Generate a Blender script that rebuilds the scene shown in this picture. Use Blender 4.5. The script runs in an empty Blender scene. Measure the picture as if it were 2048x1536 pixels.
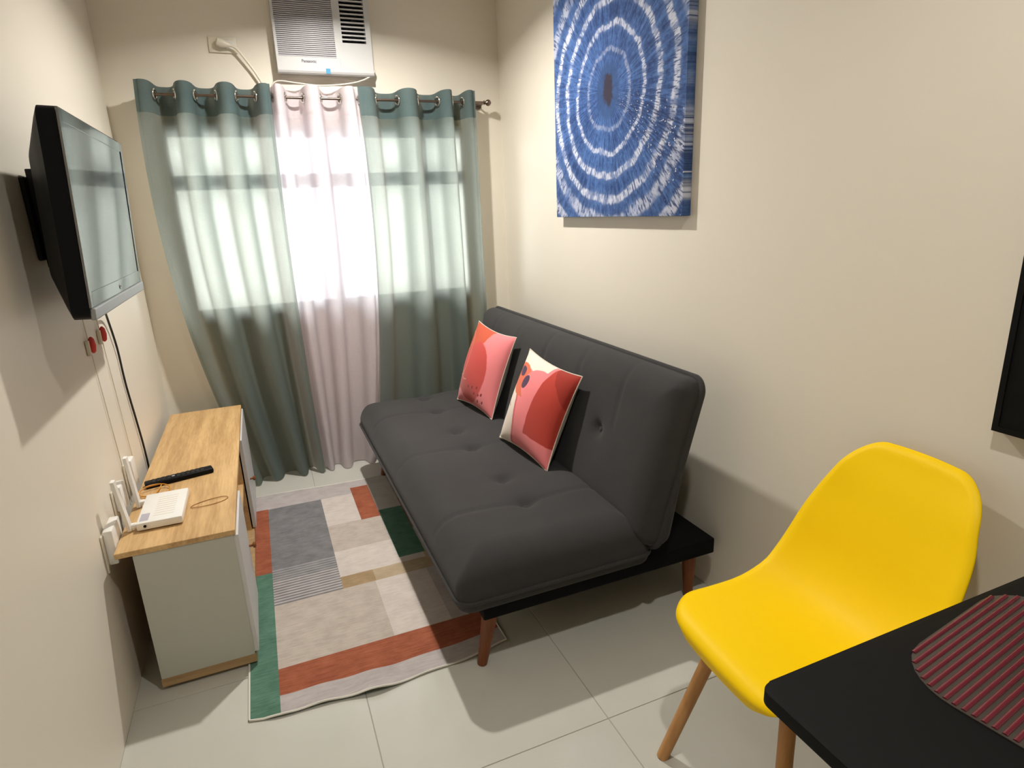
import bpy, bmesh, math, random
from mathutils import Vector, Matrix
random.seed(4)
sc = bpy.context.scene
COL = sc.collection

# ------------------------------------------------------------------ camera
camd = bpy.data.cameras.new('camera')
camd.sensor_width = 36.0
camd.lens = 1216.684 * 36.0 / 2048.0
camd.clip_start = 0.02
cam = bpy.data.objects.new('camera', camd)
COL.objects.link(cam)
def _cam():
    c = Vector((1024.0, 768.0)); f = 1216.684
    dY = Vector((500 - c.x, 440 - c.y, f)).normalized()
    dD = Vector((1200 - c.x, 5000 - c.y, f)).normalized()
    dX = dD.cross(dY).normalized()
    dZ = -dD
    # rows = world axes in camera coordinates (x right, y down, z forward)
    right = Vector((dX.x, dY.x, dZ.x)); down = Vector((dX.y, dY.y, dZ.y)); fwd = Vector((dX.z, dY.z, dZ.z))
    m = Matrix((right, -down, -fwd)).transposed().to_4x4()
    m.translation = Vector((0, 0, 1.45))
    cam.matrix_world = m
_cam()
sc.camera = cam

# ------------------------------------------------------------------ world, exposure
W = bpy.data.worlds.new('world'); sc.world = W; W.use_nodes = True
bg = W.node_tree.nodes['Background']
bg.inputs[0].default_value = (0.96, 0.98, 1.0, 1)
bg.inputs[1].default_value = 6.5
sc.view_settings.view_transform = 'Standard'
sc.view_settings.look = 'None'
sc.view_settings.gamma = 1.0
sc.view_settings.use_curve_mapping = False
sc.view_settings.exposure = 0.18
sc.cycles.use_denoising = True
sc.cycles.max_bounces = 8
sc.cycles.diffuse_bounces = 5
sc.cycles.adaptive_threshold = 0.03
sc.cycles.transparent_max_bounces = 8
sc.cycles.caustics_reflective = False
sc.cycles.caustics_refractive = False
sc.cycles.sample_clamp_indirect = 6.0

XL, XR, YB, YF, ZC = -0.55, 1.455, 3.62, -1.9, 2.66
WX0, WX1, WZ0, WZ1 = -0.37, 1.27, 0.945, 1.91      # window opening
# window portal: lets the renderer sample the sky through the real opening
pl = bpy.data.lights.new('window_portal', 'AREA'); pl.shape = 'RECTANGLE'
pl.size = WX1 - WX0; pl.size_y = WZ1 - WZ0; pl.cycles.is_portal = True
po = bpy.data.objects.new('window_portal', pl); COL.objects.link(po)
po.location = ((WX0 + WX1) / 2, YB + 0.13, (WZ0 + WZ1) / 2); po.rotation_euler = (-math.pi / 2, 0, 0)
# ceiling downlights: (x, y, watts)
DOWNLIGHTS = [(0.52, 2.75, 33.0), (0.62, 0.50, 12.0)]

# ------------------------------------------------------------------ helpers
def link(o, parent=None):
    COL.objects.link(o)
    if parent is not None:
        o.parent = parent
    return o
def tag(o, label=None, cat=None, group=None, kind=None):
    if label: o['label'] = label
    if cat: o['category'] = cat
    if group: o['group'] = group
    if kind: o['kind'] = kind
    return o
def thing(name, label, cat, loc=(0, 0, 0), group=None):
    o = bpy.data.objects.new(name, None); o.empty_display_size = 0.05
    COL.objects.link(o); o.location = loc
    return tag(o, label, cat, group)
def smooth(me, angle=None):
    for p in me.polygons: p.use_smooth = True
    if angle is not None:
        try: me.set_sharp_from_angle(angle=math.radians(angle))
        except Exception: pass
def obj(name, bm, mats, parent=None, sm=None, local=True):
    """bm in world coordinates; moved into the parent's space"""
    if parent is not None and local:
        bmesh.ops.translate(bm, vec=-Vector(parent.location), verts=bm.verts)
    me = bpy.data.meshes.new(name)
    bmesh.ops.recalc_face_normals(bm, faces=bm.faces) if getattr(bm, 'recalc', True) is True else None
    bm.to_mesh(me); bm.free()
    if not isinstance(mats, (list, tuple)): mats = [mats]
    for m in mats: me.materials.append(m)
    if sm is not None: smooth(me, sm)
    o = bpy.data.objects.new(name, me)
    return link(o, parent)
def new(): return bmesh.new()
def box(bm, x0, x1, y0, y1, z0, z1, bev=0.0, seg=2, mi=0):
    vs = [bm.verts.new(p) for p in ((x0,y0,z0),(x1,y0,z0),(x1,y1,z0),(x0,y1,z0),(x0,y0,z1),(x1,y0,z1),(x1,y1,z1),(x0,y1,z1))]
    fs = [bm.faces.new([vs[i] for i in f]) for f in ((0,3,2,1),(4,5,6,7),(0,1,5,4),(1,2,6,5),(2,3,7,6),(3,0,4,7))]
    for f in fs: f.material_index = mi
    if bev > 0:
        es = list({e for f in fs for e in f.edges})
        bmesh.ops.bevel(bm, geom=es, offset=bev, segments=seg, affect='EDGES', profile=0.5, material=mi)
    return bm
def bx(*a, **k): return box(new(), *a, **k)
def xform(bm, m): bmesh.ops.transform(bm, matrix=m, verts=bm.verts); return bm
def tube(bm, pts, r, n=8, cap=True, r2=None):
    pts = [Vector(p) for p in pts]; rings = []
    up = Vector((0, 0, 1))
    prev = None
    for i, p in enumerate(pts):
        t = (pts[min(i+1, len(pts)-1)] - pts[max(i-1, 0)]).normalized()
        if prev is None:
            a = t.cross(up)
            if a.length < 1e-3: a = t.cross(Vector((1, 0, 0)))
        else:
            a = prev - t * prev.dot(t)
        a.normalize(); prev = a
        b = t.cross(a)
        k = i / max(1, len(pts)-1)
        rr = r if r2 is None else r + (r2 - r) * k
        rings.append([bm.verts.new(p + a * rr * math.cos(2*math.pi*j/n) + b * rr * math.sin(2*math.pi*j/n)) for j in range(n)])
    for A, B in zip(rings, rings[1:]):
        for j in range(n):
            bm.faces.new((A[j], A[(j+1) % n], B[(j+1) % n], B[j]))
    if cap:
        bm.faces.new(rings[0][::-1]); bm.faces.new(rings[-1])
    return bm
def spline(pts, n=8):
    P = [Vector(p) for p in pts]; P = [P[0]*2-P[1]] + P + [P[-1]*2-P[-2]]
    out = []
    for i in range(1, len(P)-2):
        a, b, c, d = P[i-1:i+3]
        for k in range(n):
            t = k / n
            out.append(0.5*((2*b)+(c-a)*t+(2*a-5*b+4*c-d)*t*t+(3*b-a-3*c+d)*t**3))
    out.append(P[-2]); return out
def torus(bm, c, axis, R, r, n=20, m=8):
    axis = Vector(axis).normalized(); c = Vector(c)
    a = axis.orthogonal().normalized(); b = axis.cross(a)
    vs = []
    for i in range(n):
        th = 2*math.pi*i/n; d = a*math.cos(th)+b*math.sin(th)
        vs.append([bm.verts.new(c + d*(R+r*math.cos(2*math.pi*j/m)) + axis*r*math.sin(2*math.pi*j/m)) for j in range(m)])
    for i in range(n):
        for j in range(m):
            bm.faces.new((vs[i][j], vs[(i+1)%n][j], vs[(i+1)%n][(j+1)%m], vs[i][(j+1)%m]))
    return bm
def lathe(bm, prof, c, axis='Z', n=24):
    rings = []
    for r, h in prof:
        ring = []
        for j in range(n):
            th = 2*math.pi*j/n; u, v = r*math.cos(th), r*math.sin(th)
            p = {'Z': (u, v, h), 'X': (h, u, v), 'Y': (u, h, v)}[axis]
            ring.append(bm.verts.new(Vector(c)+Vector(p)))
        rings.append(ring)
    for A, B in zip(rings, rings[1:]):
        for j in range(n): bm.faces.new((A[j], A[(j+1)%n], B[(j+1)%n], B[j]))
    bm.faces.new(rings[0][::-1]); bm.faces.new(rings[-1])
    return bm
def lerp(a, b, t): return a + (b - a) * t
def sstep(a, b, x):
    t = max(0.0, min(1.0, (x-a)/(b-a))); return t*t*(3-2*t)

# ------------------------------------------------------------------ materials
class NT:
    def __init__(s, name):
        s.m = bpy.data.materials.new(name); s.m.use_nodes = True
        s.t = s.m.node_tree; s.n = s.t.nodes; s.l = s.t.links
        s.bsdf = s.n['Principled BSDF']; s.out = s.n['Material Output']
    def node(s, typ, **kw):
        nd = s.n.new(typ)
        for k, v in kw.items(): setattr(nd, k, v)
        return nd
    def put(s, sock, v):
        if isinstance(v, bpy.types.NodeSocket): s.l.new(v, sock)
        else: sock.default_value = v
    def math(s, op, a, b=0.0, c=None):
        nd = s.node('ShaderNodeMath', operation=op)
        s.put(nd.inputs[0], a); s.put(nd.inputs[1], b)
        if c is not None: s.put(nd.inputs[2], c)
        return nd.outputs[0]
    def smoothmask(s, v, a, b):
        nd = s.node('ShaderNodeMapRange', interpolation_type='SMOOTHSTEP')
        s.put(nd.inputs[0], v); s.put(nd.inputs[1], a); s.put(nd.inputs[2], b)
        return nd.outputs[0]
    def mix(s, f, a, b):
        nd = s.node('ShaderNodeMix', data_type='RGBA')
        s.put(nd.inputs[0], f)
        s.put(nd.inputs[6], a if isinstance(a, bpy.types.NodeSocket) else (*a, 1))
        s.put(nd.inputs[7], b if isinstance(b, bpy.types.NodeSocket) else (*b, 1))
        return nd.outputs[2]
    def coords(s, which='Object', scale=(1, 1, 1), loc=(0, 0, 0), rot=(0, 0, 0)):
        tc = s.node('ShaderNodeTexCoord'); mp = s.node('ShaderNodeMapping')
        s.l.new(tc.outputs[which], mp.inputs[0])
        mp.inputs[1].default_value = loc; mp.inputs[2].default_value = rot; mp.inputs[3].default_value = scale
        return mp.outputs[0]
    def noise(s, vec, scale, detail=3, rough=0.5, out=0):
        nd = s.node('ShaderNodeTexNoise'); s.l.new(vec, nd.inputs['Vector'])
        nd.inputs['Scale'].default_value = scale; nd.inputs['Detail'].default_value = detail; nd.inputs['Roughness'].default_value = rough
        return nd.outputs[out]
    def sep(s, vec):
        nd = s.node('ShaderNodeSeparateXYZ'); s.l.new(vec, nd.inputs[0]); return nd.outputs
    def bump(s, h, strength, dist=0.002):
        nd = s.node('ShaderNodeBump'); s.put(nd.inputs['Height'], h)
        nd.inputs['Strength'].default_value = strength; nd.inputs['Distance'].default_value = dist
        s.l.new(nd.outputs[0], s.bsdf.inputs['Normal']); return nd.outputs[0]
    def base(s, col=None, rough=None, metal=None, spec=None, **kw):
        if col is not None: s.put(s.bsdf.inputs['Base Color'], col if isinstance(col, bpy.types.NodeSocket) else (*col, 1))
        if rough is not None: s.put(s.bsdf.inputs['Roughness'], rough)
        if metal is not None: s.bsdf.inputs['Metallic'].default_value = metal
        if spec is not None: s.bsdf.inputs['Specular IOR Level'].default_value = spec
        for k, v in kw.items(): s.put(s.bsdf.inputs[k], v)
        return s.m
def plain(name, col, rough=0.5, metal=0.0, spec=0.5, vary=0.04, nscale=30, bump=0.0):
    n = NT(name); v = n.coords('Object'); nz = n.noise(v, nscale, 3)
    hi = tuple(min(1, c*(1+vary)) for c in col); lo = tuple(c*(1-vary) for c in col)
    n.base(n.mix(nz, lo, hi), rough, metal, spec)
    if bump: n.bump(nz, bump, 0.001)
    return n.m

def wall_mat():
    n = NT('cream_wall_paint'); v = n.coords('Object')
    a = n.noise(v, 1.3, 4, 0.6); b = n.noise(v, 160, 2)
    n.base(n.mix(a, (0.755, 0.705, 0.61), (0.79, 0.74, 0.645)), 0.42, spec=0.35)
    n.bump(b, 0.05, 0.0006); return n.m
def tile_mat():
    n = NT('glazed_floor_tile'); v = n.coords('Object')
    a = n.noise(v, 2.2, 5, 0.6); b = n.noise(v, 9, 4, 0.6)
    c = n.mix(a, (0.475, 0.47, 0.42), (0.555, 0.55, 0.50))
    n.base(n.mix(n.math('MULTIPLY', b, 0.35), c, (0.60, 0.595, 0.55)), 0.13, spec=0.5)
    return n.m
def wood_mat(name, dark, light, axis='Y', sc_=1.0, rough=0.42):
    n = NT(name)
    s = {'Y': (9, 0.7, 9), 'Z': (9, 9, 0.7), 'X': (0.7, 9, 9)}[axis]
    v = n.coords('Object', scale=tuple(k*sc_ for k in s))
    a = n.noise(v, 3.0, 6, 0.65); 
    v2 = n.coords('Object', scale=tuple(k*sc_*5 for k in s)); b = n.noise(v2, 4.0, 3, 0.6)
    f = n.math('ADD', n.math('MULTIPLY', a, 0.75), n.math('MULTIPLY', b, 0.3))
    n.base(n.mix(n.smoothmask(f, 0.33, 0.72), dark, light), rough, spec=0.35)
    n.bump(b, 0.06, 0.0005); return n.m
def fabric_mat(name, lo, hi, rough=0.95, scale=900, sheen=0.08):
    n = NT(name); v = n.coords('Object'); a = n.noise(v, scale, 2); b = n.noise(v, 6, 4, 0.6)
    f = n.math('ADD', n.math('MULTIPLY', a, 0.6), n.math('MULTIPLY', b, 0.4))
    n.base(n.mix(f, lo, hi), rough, spec=0.2)
    n.bsdf.inputs['Sheen Weight'].default_value = sheen
    n.bump(a, 0.25, 0.001); return n.m
def curtain_mat(name, dcol, tcol, wt, wx, weave=0.35):
    """woven cloth: reflects dcol, glows tcol when lit from behind, lets wx of the light straight through the open weave"""
    n = NT(name); n.n.remove(n.bsdf)
    v = n.coords('Object', scale=(60, 60, 420)); h = n.noise(v, 1.0, 3, 0.6)
    v2 = n.coords('Object', scale=(420, 420, 14)); k = n.noise(v2, 1.0, 3, 0.6)
    f = n.math('ADD', n.math('MULTIPLY', h, 0.5), n.math('MULTIPLY', k, 0.5))
    dd = n.node('ShaderNodeBsdfDiffuse'); tt = n.node('ShaderNodeBsdfTranslucent'); tr = n.node('ShaderNodeBsdfTransparent')
    n.put(dd.inputs[0], n.mix(f, tuple(c*0.8 for c in dcol), tuple(min(1, c*1.2) for c in dcol)))
    n.put(tt.inputs[0], n.mix(f, tuple(c*0.74 for c in tcol), tuple(min(1, c*1.1) for c in tcol)))
    n.put(tr.inputs[0], (*tcol, 1))
    m1 = n.node('ShaderNodeMixShader'); m2 = n.node('ShaderNodeMixShader')
    m1.inputs[0].default_value = wt; n.l.new(dd.outputs[0], m1.inputs[1]); n.l.new(tt.outputs[0], m1.inputs[2])
    n.put(m2.inputs[0], n.math('MULTIPLY', n.math('ADD', n.math('MULTIPLY', f, 2*weave), 1-weave), wx))
    n.l.new(m1.outputs[0], m2.inputs[1]); n.l.new(tr.outputs[0], m2.inputs[2])
    n.l.new(m2.outputs[0], n.out.inputs[0])
    return n.m
def glass_mat():
    n = NT('window_glass'); n.n.remove(n.bsdf)
    g = n.node('ShaderNodeBsdfGlossy'); g.inputs[1].default_value = 0.02
    t = n.node('ShaderNodeBsdfTransparent'); t.inputs[0].default_value = (0.93, 0.96, 0.95, 1)
    fr = n.node('ShaderNodeFresnel'); fr.inputs[0].default_value = 1.45
    m = n.node('ShaderNodeMixShader'); n.l.new(fr.outputs[0], m.inputs[0]); n.l.new(t.outputs[0], m.inputs[1]); n.l.new(g.outputs[0], m.inputs[2])
    n.l.new(m.outputs[0], n.out.inputs[0]); return n.m
def emit_mat(name, col, s):
    n = NT(name); n.base(col, 0.4); n.bsdf.inputs['Emission Color'].default_value = (*col, 1); n.bsdf.inputs['Emission Strength'].default_value = s
    return n.m

M = {}
M['wall'] = wall_mat()
M['ceil'] = plain('white_ceiling_paint', (0.82, 0.80, 0.75), 0.7, vary=0.02)
M['tile'] = tile_mat()
M['grout'] = plain('grey_grout', (0.36, 0.34, 0.30), 0.9)
M['oak'] = wood_mat('light_oak_laminate', (0.42, 0.25, 0.105), (0.66, 0.44, 0.21), 'Y')
M['oakx'] = wood_mat('light_oak_edge', (0.30, 0.185, 0.085), (0.46, 0.31, 0.16), 'X')
M['oakleg'] = wood_mat('beech_leg', (0.42, 0.20, 0.065), (0.56, 0.29, 0.105), 'Z', 0.6)
M['brownleg'] = wood_mat('reddish_brown_leg', (0.15, 0.045, 0.013), (0.26, 0.085, 0.026), 'Z', 0.6, 0.35)
M['whitelam'] = plain('off_white_laminate', (0.47, 0.475, 0.42), 0.45, vary=0.02)
M['greylam'] = plain('pale_grey_laminate', (0.60, 0.60, 0.60), 0.4, vary=0.02)
M['whiteplastic'] = plain('white_plastic', (0.80, 0.79, 0.76), 0.35, vary=0.02)
M['acwhite'] = plain('air_conditioner_white', (0.54, 0.54, 0.54), 0.35, vary=0.015)
M['acgrille'] = plain('air_conditioner_grille', (0.42, 0.41, 0.44), 0.35, vary=0.02)
M['acdark'] = plain('dark_vent_cavity', (0.025, 0.025, 0.03), 0.8)
M['ivory'] = plain('ivory_plastic', (0.70, 0.65, 0.54), 0.4, vary=0.03)
M['sofa'] = fabric_mat('charcoal_woven_fabric', (0.022, 0.0215, 0.022), (0.056, 0.054, 0.054))
M['sofabase'] = plain('black_base_board', (0.004, 0.004, 0.0045), 0.7, spec=0.12)
M['chrome'] = plain('polished_chrome', (0.80, 0.78, 0.74), 0.12, 1.0, vary=0.02)
M['rod'] = plain('brushed_bronze_rod', (0.22, 0.17, 0.14), 0.3, 1.0)
M['yellow'] = plain('yellow_moulded_plastic', (0.92, 0.61, 0.0), 0.5, spec=0.18, vary=0.01)
M['black'] = plain('matt_black_laminate', (0.0045, 0.0045, 0.0045), 0.6, spec=0.14)
M['blackplastic'] = plain('black_plastic', (0.004, 0.004, 0.005), 0.5, spec=0.14)
M['blackmetal'] = plain('black_metal', (0.01, 0.01, 0.01), 0.4, 0.6)
M['screen'] = plain('glossy_black_screen', (0.004, 0.004, 0.005), 0.04, spec=1.0, vary=0.0)
M['screen'].node_tree.nodes['Principled BSDF'].inputs['IOR'].default_value = 1.9
M['silver'] = plain('silver_grey_plastic', (0.30, 0.31, 0.32), 0.35, 0.3)
M['blackrubber'] = plain('black_cable', (0.01, 0.01, 0.01), 0.5)
M['whitecable'] = plain('white_cable', (0.66, 0.62, 0.54), 0.45)
M['orange'] = plain('orange_fibre_cable', (0.62, 0.28, 0.03), 0.45)
M['tancable'] = plain('tan_wire', (0.40, 0.22, 0.08), 0.5)
M['red'] = plain('red_tag', (0.62, 0.05, 0.035), 0.5)
M['blue'] = plain('blue_sticker', (0.02, 0.25, 0.45), 0.4)
M['letter'] = plain('dark_lettering', (0.12, 0.12, 0.15), 0.5)
M['greylabel'] = plain('grey_label', (0.42, 0.40, 0.46), 0.6)
M['winframe'] = plain('dark_window_aluminium', (0.20, 0.20, 0.20), 0.45, 0.2)
M['glass'] = glass_mat()
TEAL = (0.085, 0.16, 0.165); 
M['teal'] = curtain_mat('teal_linen_curtain', (0.082, 0.128, 0.136), (0.97, 0.94, 0.81), 0.40, 0.04)
M['tealhead'] = curtain_mat('teal_linen_header', (0.095, 0.145, 0.152), (0.5, 0.52, 0.46), 0.25, 0.004)
M['white'] = curtain_mat('white_sheer_curtain', (0.78, 0.72, 0.76), (0.98, 0.89, 0.95), 0.55, 0.06)
M['whitehead'] = curtain_mat('white_sheer_header', (0.78, 0.72, 0.76), (0.92, 0.84, 0.9), 0.4, 0.05)
M['cream'] = fabric_mat('cream_pillow_back', (0.55, 0.50, 0.42), (0.68, 0.63, 0.55))

# ------------------------------------------------------------------ room shell
fl = tag(obj('floor', bx(XL-0.1, XR+0.1, YF-0.1, YB+0.1, -0.08, -0.002), M['grout']), kind='structure')
TS, JX, JY = 0.64, 0.125, 1.25
for i in range(-2, 4):
    for j in range(-6, 5):
        x0, x1 = JX+i*TS+0.0012, JX+(i+1)*TS-0.0012
        y0, y1 = JY+j*TS+0.0012, JY+(j+1)*TS-0.0012
        if i in (-2, 2, 3): continue
        if i == -1: x0 = XL
        if i == 1: x1 = XR
        x0, x1, y0, y1 = max(x0, XL), min(x1, XR), max(y0, YF), min(y1, YB)
        if x1-x0 < 0.02 or y1-y0 < 0.02: continue
        obj('tile', bx(x0, x1, y0, y1, -0.012, 0.0, bev=0.001, seg=1), M['tile'], fl)
tag(obj('wall_left', bx(XL-0.12, XL, YF, YB, 0, ZC), M['wall']), kind='structure')
tag(obj('wall_right', bx(XR, XR+0.12, YF, YB, 0, ZC), M['wall']), kind='structure')
tag(obj('wall_front', bx(XL-0.12, XR+0.12, YF-0.12, YF, 0, ZC), M['wall']), kind='structure')
b = new(); T = 0.16
AX0, AX1, AZ0, AZ1 = 0.255, 0.700, 2.19, 2.55    # sleeve through which the air conditioner sits
for r in ((XL-0.12, WX0, 0, WZ1), (WX1, XR+0.12, 0, WZ1), (WX0, WX1, 0, WZ0), (XL-0.12, XR+0.12, WZ1, AZ0),
          (XL-0.12, AX0, AZ0, AZ1), (AX1, XR+0.12, AZ0, AZ1), (XL-0.12, XR+0.12, AZ1, ZC)):
    box(b, r[0], r[1], YB, YB+T, r[2], r[3])
tag(obj('wall_back', b, M['wall']), kind='structure')
tag(obj('ceiling', bx(XL-0.12, XR+0.12, YF-0.12, YB+T, ZC, ZC+0.1), M['ceil']), kind='structure')

# window with frame, mullions, transom and panes
win = tag(bpy.data.objects.new('window_1', None), kind='structure'); COL.objects.link(win)
win.location = ((WX0+WX1)/2, YB+0.08, WZ0)
fy0, fy1, ft = YB+0.05, YB+0.11, 0.04
b = new()
box(b, WX0, WX0+ft, fy0, fy1, WZ0, WZ1); box(b, WX1-ft, WX1, fy0, fy1, WZ0, WZ1)
box(b, WX0+ft, WX1-ft, fy0, fy1, WZ0, WZ0+ft); box(b, WX0+ft, WX1-ft, fy0, fy1, WZ1-ft, WZ1)
obj('window_frame', b, M['winframe'], win)
TZ = 1.645
obj('transom', bx(WX0+ft, WX1-ft, fy0, fy1, TZ-0.035, TZ+0.035), M['winframe'], win)
mull = [0.43, 0.98]
for x in mull:
    obj('mullion', bx(x-0.024, x+0.024, fy0+0.005, fy1-0.005, WZ0+ft, WZ1-ft), M['winframe'], win)
xs = [WX0+ft] + mull + [WX1-ft]
for i in range(3):
    for z0, z1 in ((WZ0+ft, TZ-0.03), (TZ+0.03, WZ1-ft)):
        obj('pane', bx(xs[i]+0.02*(i > 0), xs[i+1]-0.02*(i < 2), fy0+0.028, fy0+0.032, z0, z1), M['glass'], win)

# ceiling downlights
for i, (x, y, w) in enumerate(DOWNLIGHTS):
    t = thing('downlight', ['round white ceiling downlight near the air conditioner wall', 'round white ceiling downlight above the dining table end of the room'][i], 'light', (x, y, ZC), 'ceiling downlights')
    b = new(); torus(b, (x, y, ZC-0.004), (0, 0, 1), 0.075, 0.008, 32, 8); obj('trim_ring', b, M['whiteplastic'], t, 60)
    b = new(); lathe(b, [(0.068, -0.003), (0.068, 0.0)], (x, y, ZC), 'Z', 32); obj('diffuser', b, emit_mat('lit_diffuser', (1.0, 0.93, 0.82), 6.0), t)
    L = bpy.data.lights.new('downlight_lamp', 'AREA'); L.shape = 'DISK'; L.size = 0.075; L.energy = w; L.color = (1.0, 0.955, 0.885); L.spread = math.radians(148)
    lo = bpy.data.objects.new('lamp', L); lo.location = (0, 0, -0.014); link(lo, t)

# ------------------------------------------------------------------ television
def television():
    t = thing('television', 'black flat television on a tilting bracket, hung on the left wall', 'television', (-0.40, 2.17, 1.225))
    y0, y1, H = -0.385, 0.385, 0.497
    R = Matrix.Rotation(math.radians(2.9), 4, 'Y')   # top leans into the room
    def part(name, bm, m, par=t, sm=None):
        xform(bm, R); me_o = obj(name, bm, m, None, sm); me_o.parent = par
        return me_o
    # housing: rounded plan, tapering to the back
    b = new()
    prof = [(0.0, 0.0), (-0.012, -0.004), (-0.038, -0.004), (-0.05, 0.02), (-0.088, 0.09)]
    rings = []
    for d, ins in prof:
        ii = max(ins, 0); r = 0.03
        pts = []
        for (cy, cz, a0) in ((y1-ii-r, H-ii-r, 0), (y0+ii+r, H-ii-r, 90), (y0+ii+r, ii+r, 180), (y1-ii-r, ii+r, 270)):
            for k in range(5):
                a = math.radians(a0 + 90*k/4); pts.append((d, cy+r*math.cos(a), cz+r*math.sin(a)))
        rings.append([b.verts.new(p) for p in pts])
    for A, B in zip(rings, rings[1:]):
        for j in range(len(A)): b.faces.new((A[j], A[(j+1) % len(A)], B[(j+1) % len(A)], B[j]))
    b.faces.new(rings[0]); b.faces.new(rings[-1])
    part('housing', b, M['blackplastic'], sm=35)
    # front bezel frame and screen
    b = new(); s = 0.028
    box(b, 0, 0.006, y0+0.004, y0+s, 0.03, H-0.005, 0.001, 1); box(b, 0, 0.006, y1-s, y1-0.004, 0.03, H-0.005, 0.001, 1)
    box(b, 0, 0.006, y0+s, y1-s, H-0.033, H-0.005, 0.001, 1); box(b, 0, 0.006, y0+s, y1-s, 0.03, 0.068, 0.001, 1)
    bz = part('bezel', b, M['screen'])
    part('screen', bx(0, 0.004, y0+s, y1-s, 0.068, H-0.033), M['screen'])
    b = new()
    box(b, 0.0, 0.012, y0+0.006, y1-0.006, 0.0, 0.03, 0.003, 2); part('speaker_bar', b, M['silver'])
    b = new(); torus(b, (0.0065, 0.0, 0.048), (1, 0, 0), 0.006, 0.0012, 14, 6); part('badge', b, M['silver'])
    # wall bracket
    b = new(); box(b, -0.149, -0.135, -0.11, 0.11, 0.14, 0.36, 0.003, 1); 
    br = obj('wall_bracket', b, M['blackmetal'], None); br.parent = t
    b = new(); box(b, -0.136, -0.075, -0.09, -0.06, 0.12, 0.38, 0.002, 1); box(b, -0.136, -0.075, 0.06, 0.09, 0.12, 0.38, 0.002, 1)
    o = obj('bracket_arm', b, M['blackmetal'], None); o.parent = t
television()
b = new(); tube(b, spline([(-0.478, 2.40, 1.30), (-0.50, 2.43, 1.20), (-0.535, 2.62, 1.13), (-0.541, 2.70, 1.0), (-0.543, 2.72, 0.85), (-0.542, 2.76, 0.68), (-0.542, 2.79, 0.55), (-0.543, 2.80, 0.42)]), 0.004, 8)
tag(obj('television_cable', b, M['blackrubber'], None, 60), 'black power cable hanging from the television down behind the media console', 'cable')
for y, z, lab in ((2.345, 1.075, 'thin white cable with a red tag, nearer the camera, hanging under the television'), (2.52, 1.082, 'thin white cable with a red tag, nearer the curtain, hanging under the television')):
    t = thing('tagged_cable', lab, 'cable', (XL, y, z), 'tagged cables under the television')
    b = new(); tube(b, spline([(XL+0.004, y-0.015, z+0.24), (XL+0.005, y-0.01, z+0.1), (XL+0.005, y, z), (XL+0.005, y+0.03, z-0.25), (XL+0.005, y+0.07, z-0.6)]), 0.0018, 6)
    obj('wire', b, M['ivory'], t, 60)
    b = new(); lathe(b, [(0.003, 0.028), (0.009, 0.02), (0.011, 0.0), (0.008, -0.020), (0.003, -0.026)], (XL+0.013, y, z), 'Z', 12)
    obj('red_tag', b, M['red'], t, 40)
    obj('clip', bx(XL+0.001, XL+0.012, y-0.035, y-0.022, z-0.03, z+0.02, 0.002, 1), M['ivory'], t)

# ------------------------------------------------------------------ media console
SX0, SX1, SY0, SY1, SZ = -0.515, -0.187, 1.945, 3.40, 0.512
def console():
    t = thing('media_console', 'low white media console with an oak top against the left wall', 'cabinet', ((SX0+SX1)/2, (SY0+SY1)/2, 0))
    f = 0.03     # bottom board
    obj('top', bx(SX0, SX1+0.004, SY0-0.004, SY1, SZ-0.018, SZ, 0.0012, 1), M['oak'], t)
    bs, be = SX0+0.045, SX1-0.004
    obj('side_panel', bx(bs, be, SY0, SY0+0.016, 0.044, SZ-0.018), M['whitelam'], t)
    obj('side_panel', bx(bs, be, SY1-0.018, SY1-0.002, 0.044, SZ-0.018), M['whitelam'], t)
    obj('bottom_board', bx(bs-0.002, SX1, SY0-0.001, SY1-0.002, 0.014, 0.044), M['oakx'], t)
    d1, d2 = SY0+0.36, SY0+0.93
    for y in (d1, d2):
        obj('divider', bx(bs, be-0.008, y-0.008, y+0.008, 0.044, SZ-0.018), M['oak'], t)
    obj('back_board', bx(bs, bs+0.005, SY0+0.016, SY1-0.018, 0.044, SZ-0.018), M['oakx'], t)
    obj('shelf', bx(bs+0.005, be-0.01, d1+0.008, d2-0.008, 0.265, 0.281), M['oak'], t)
    # near and far cupboard doors, open shelves between
    def front(name, y0, y1, z0, z1, ky, kz):
        d = obj(name, bx(be-0.002, be+0.014, y0, y1, z0, z1, 0.001, 1), M['greylam'], t)
        b = new(); lathe(b, [(0.005, 0.0), (0.005, 0.012), (0.011, 0.015), (0.012, 0.022), (0.008, 0.025)], (be+0.014, ky, kz), 'X', 14)
        k = obj('knob', b, M['brownleg'], None, 40); k.parent = d
        k.location = -Vector(t.location) * 0
        k.matrix_parent_inverse = Matrix.Identity(4)
        k.location = (-t.location.x, -t.location.y, -t.location.z)
    front('door', SY0+0.003, d1-0.002, 0.05, SZ-0.022, SY0+0.335, 0.27)
    front('door', d2+0.002, SY1-0.004, 0.05, SZ-0.022, d2+0.12, 0.25)
    for x in (bs+0.03, be-0.03):
        for y in (SY0+0.05, SY1-0.05):
            b = new(); lathe(b, [(0.012, 0.007 if x > -0.25 else 0.0), (0.014, 0.0145)], (x, y, 0), 'Z', 12); obj('foot', b, M['blackplastic'], t)
console()

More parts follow.
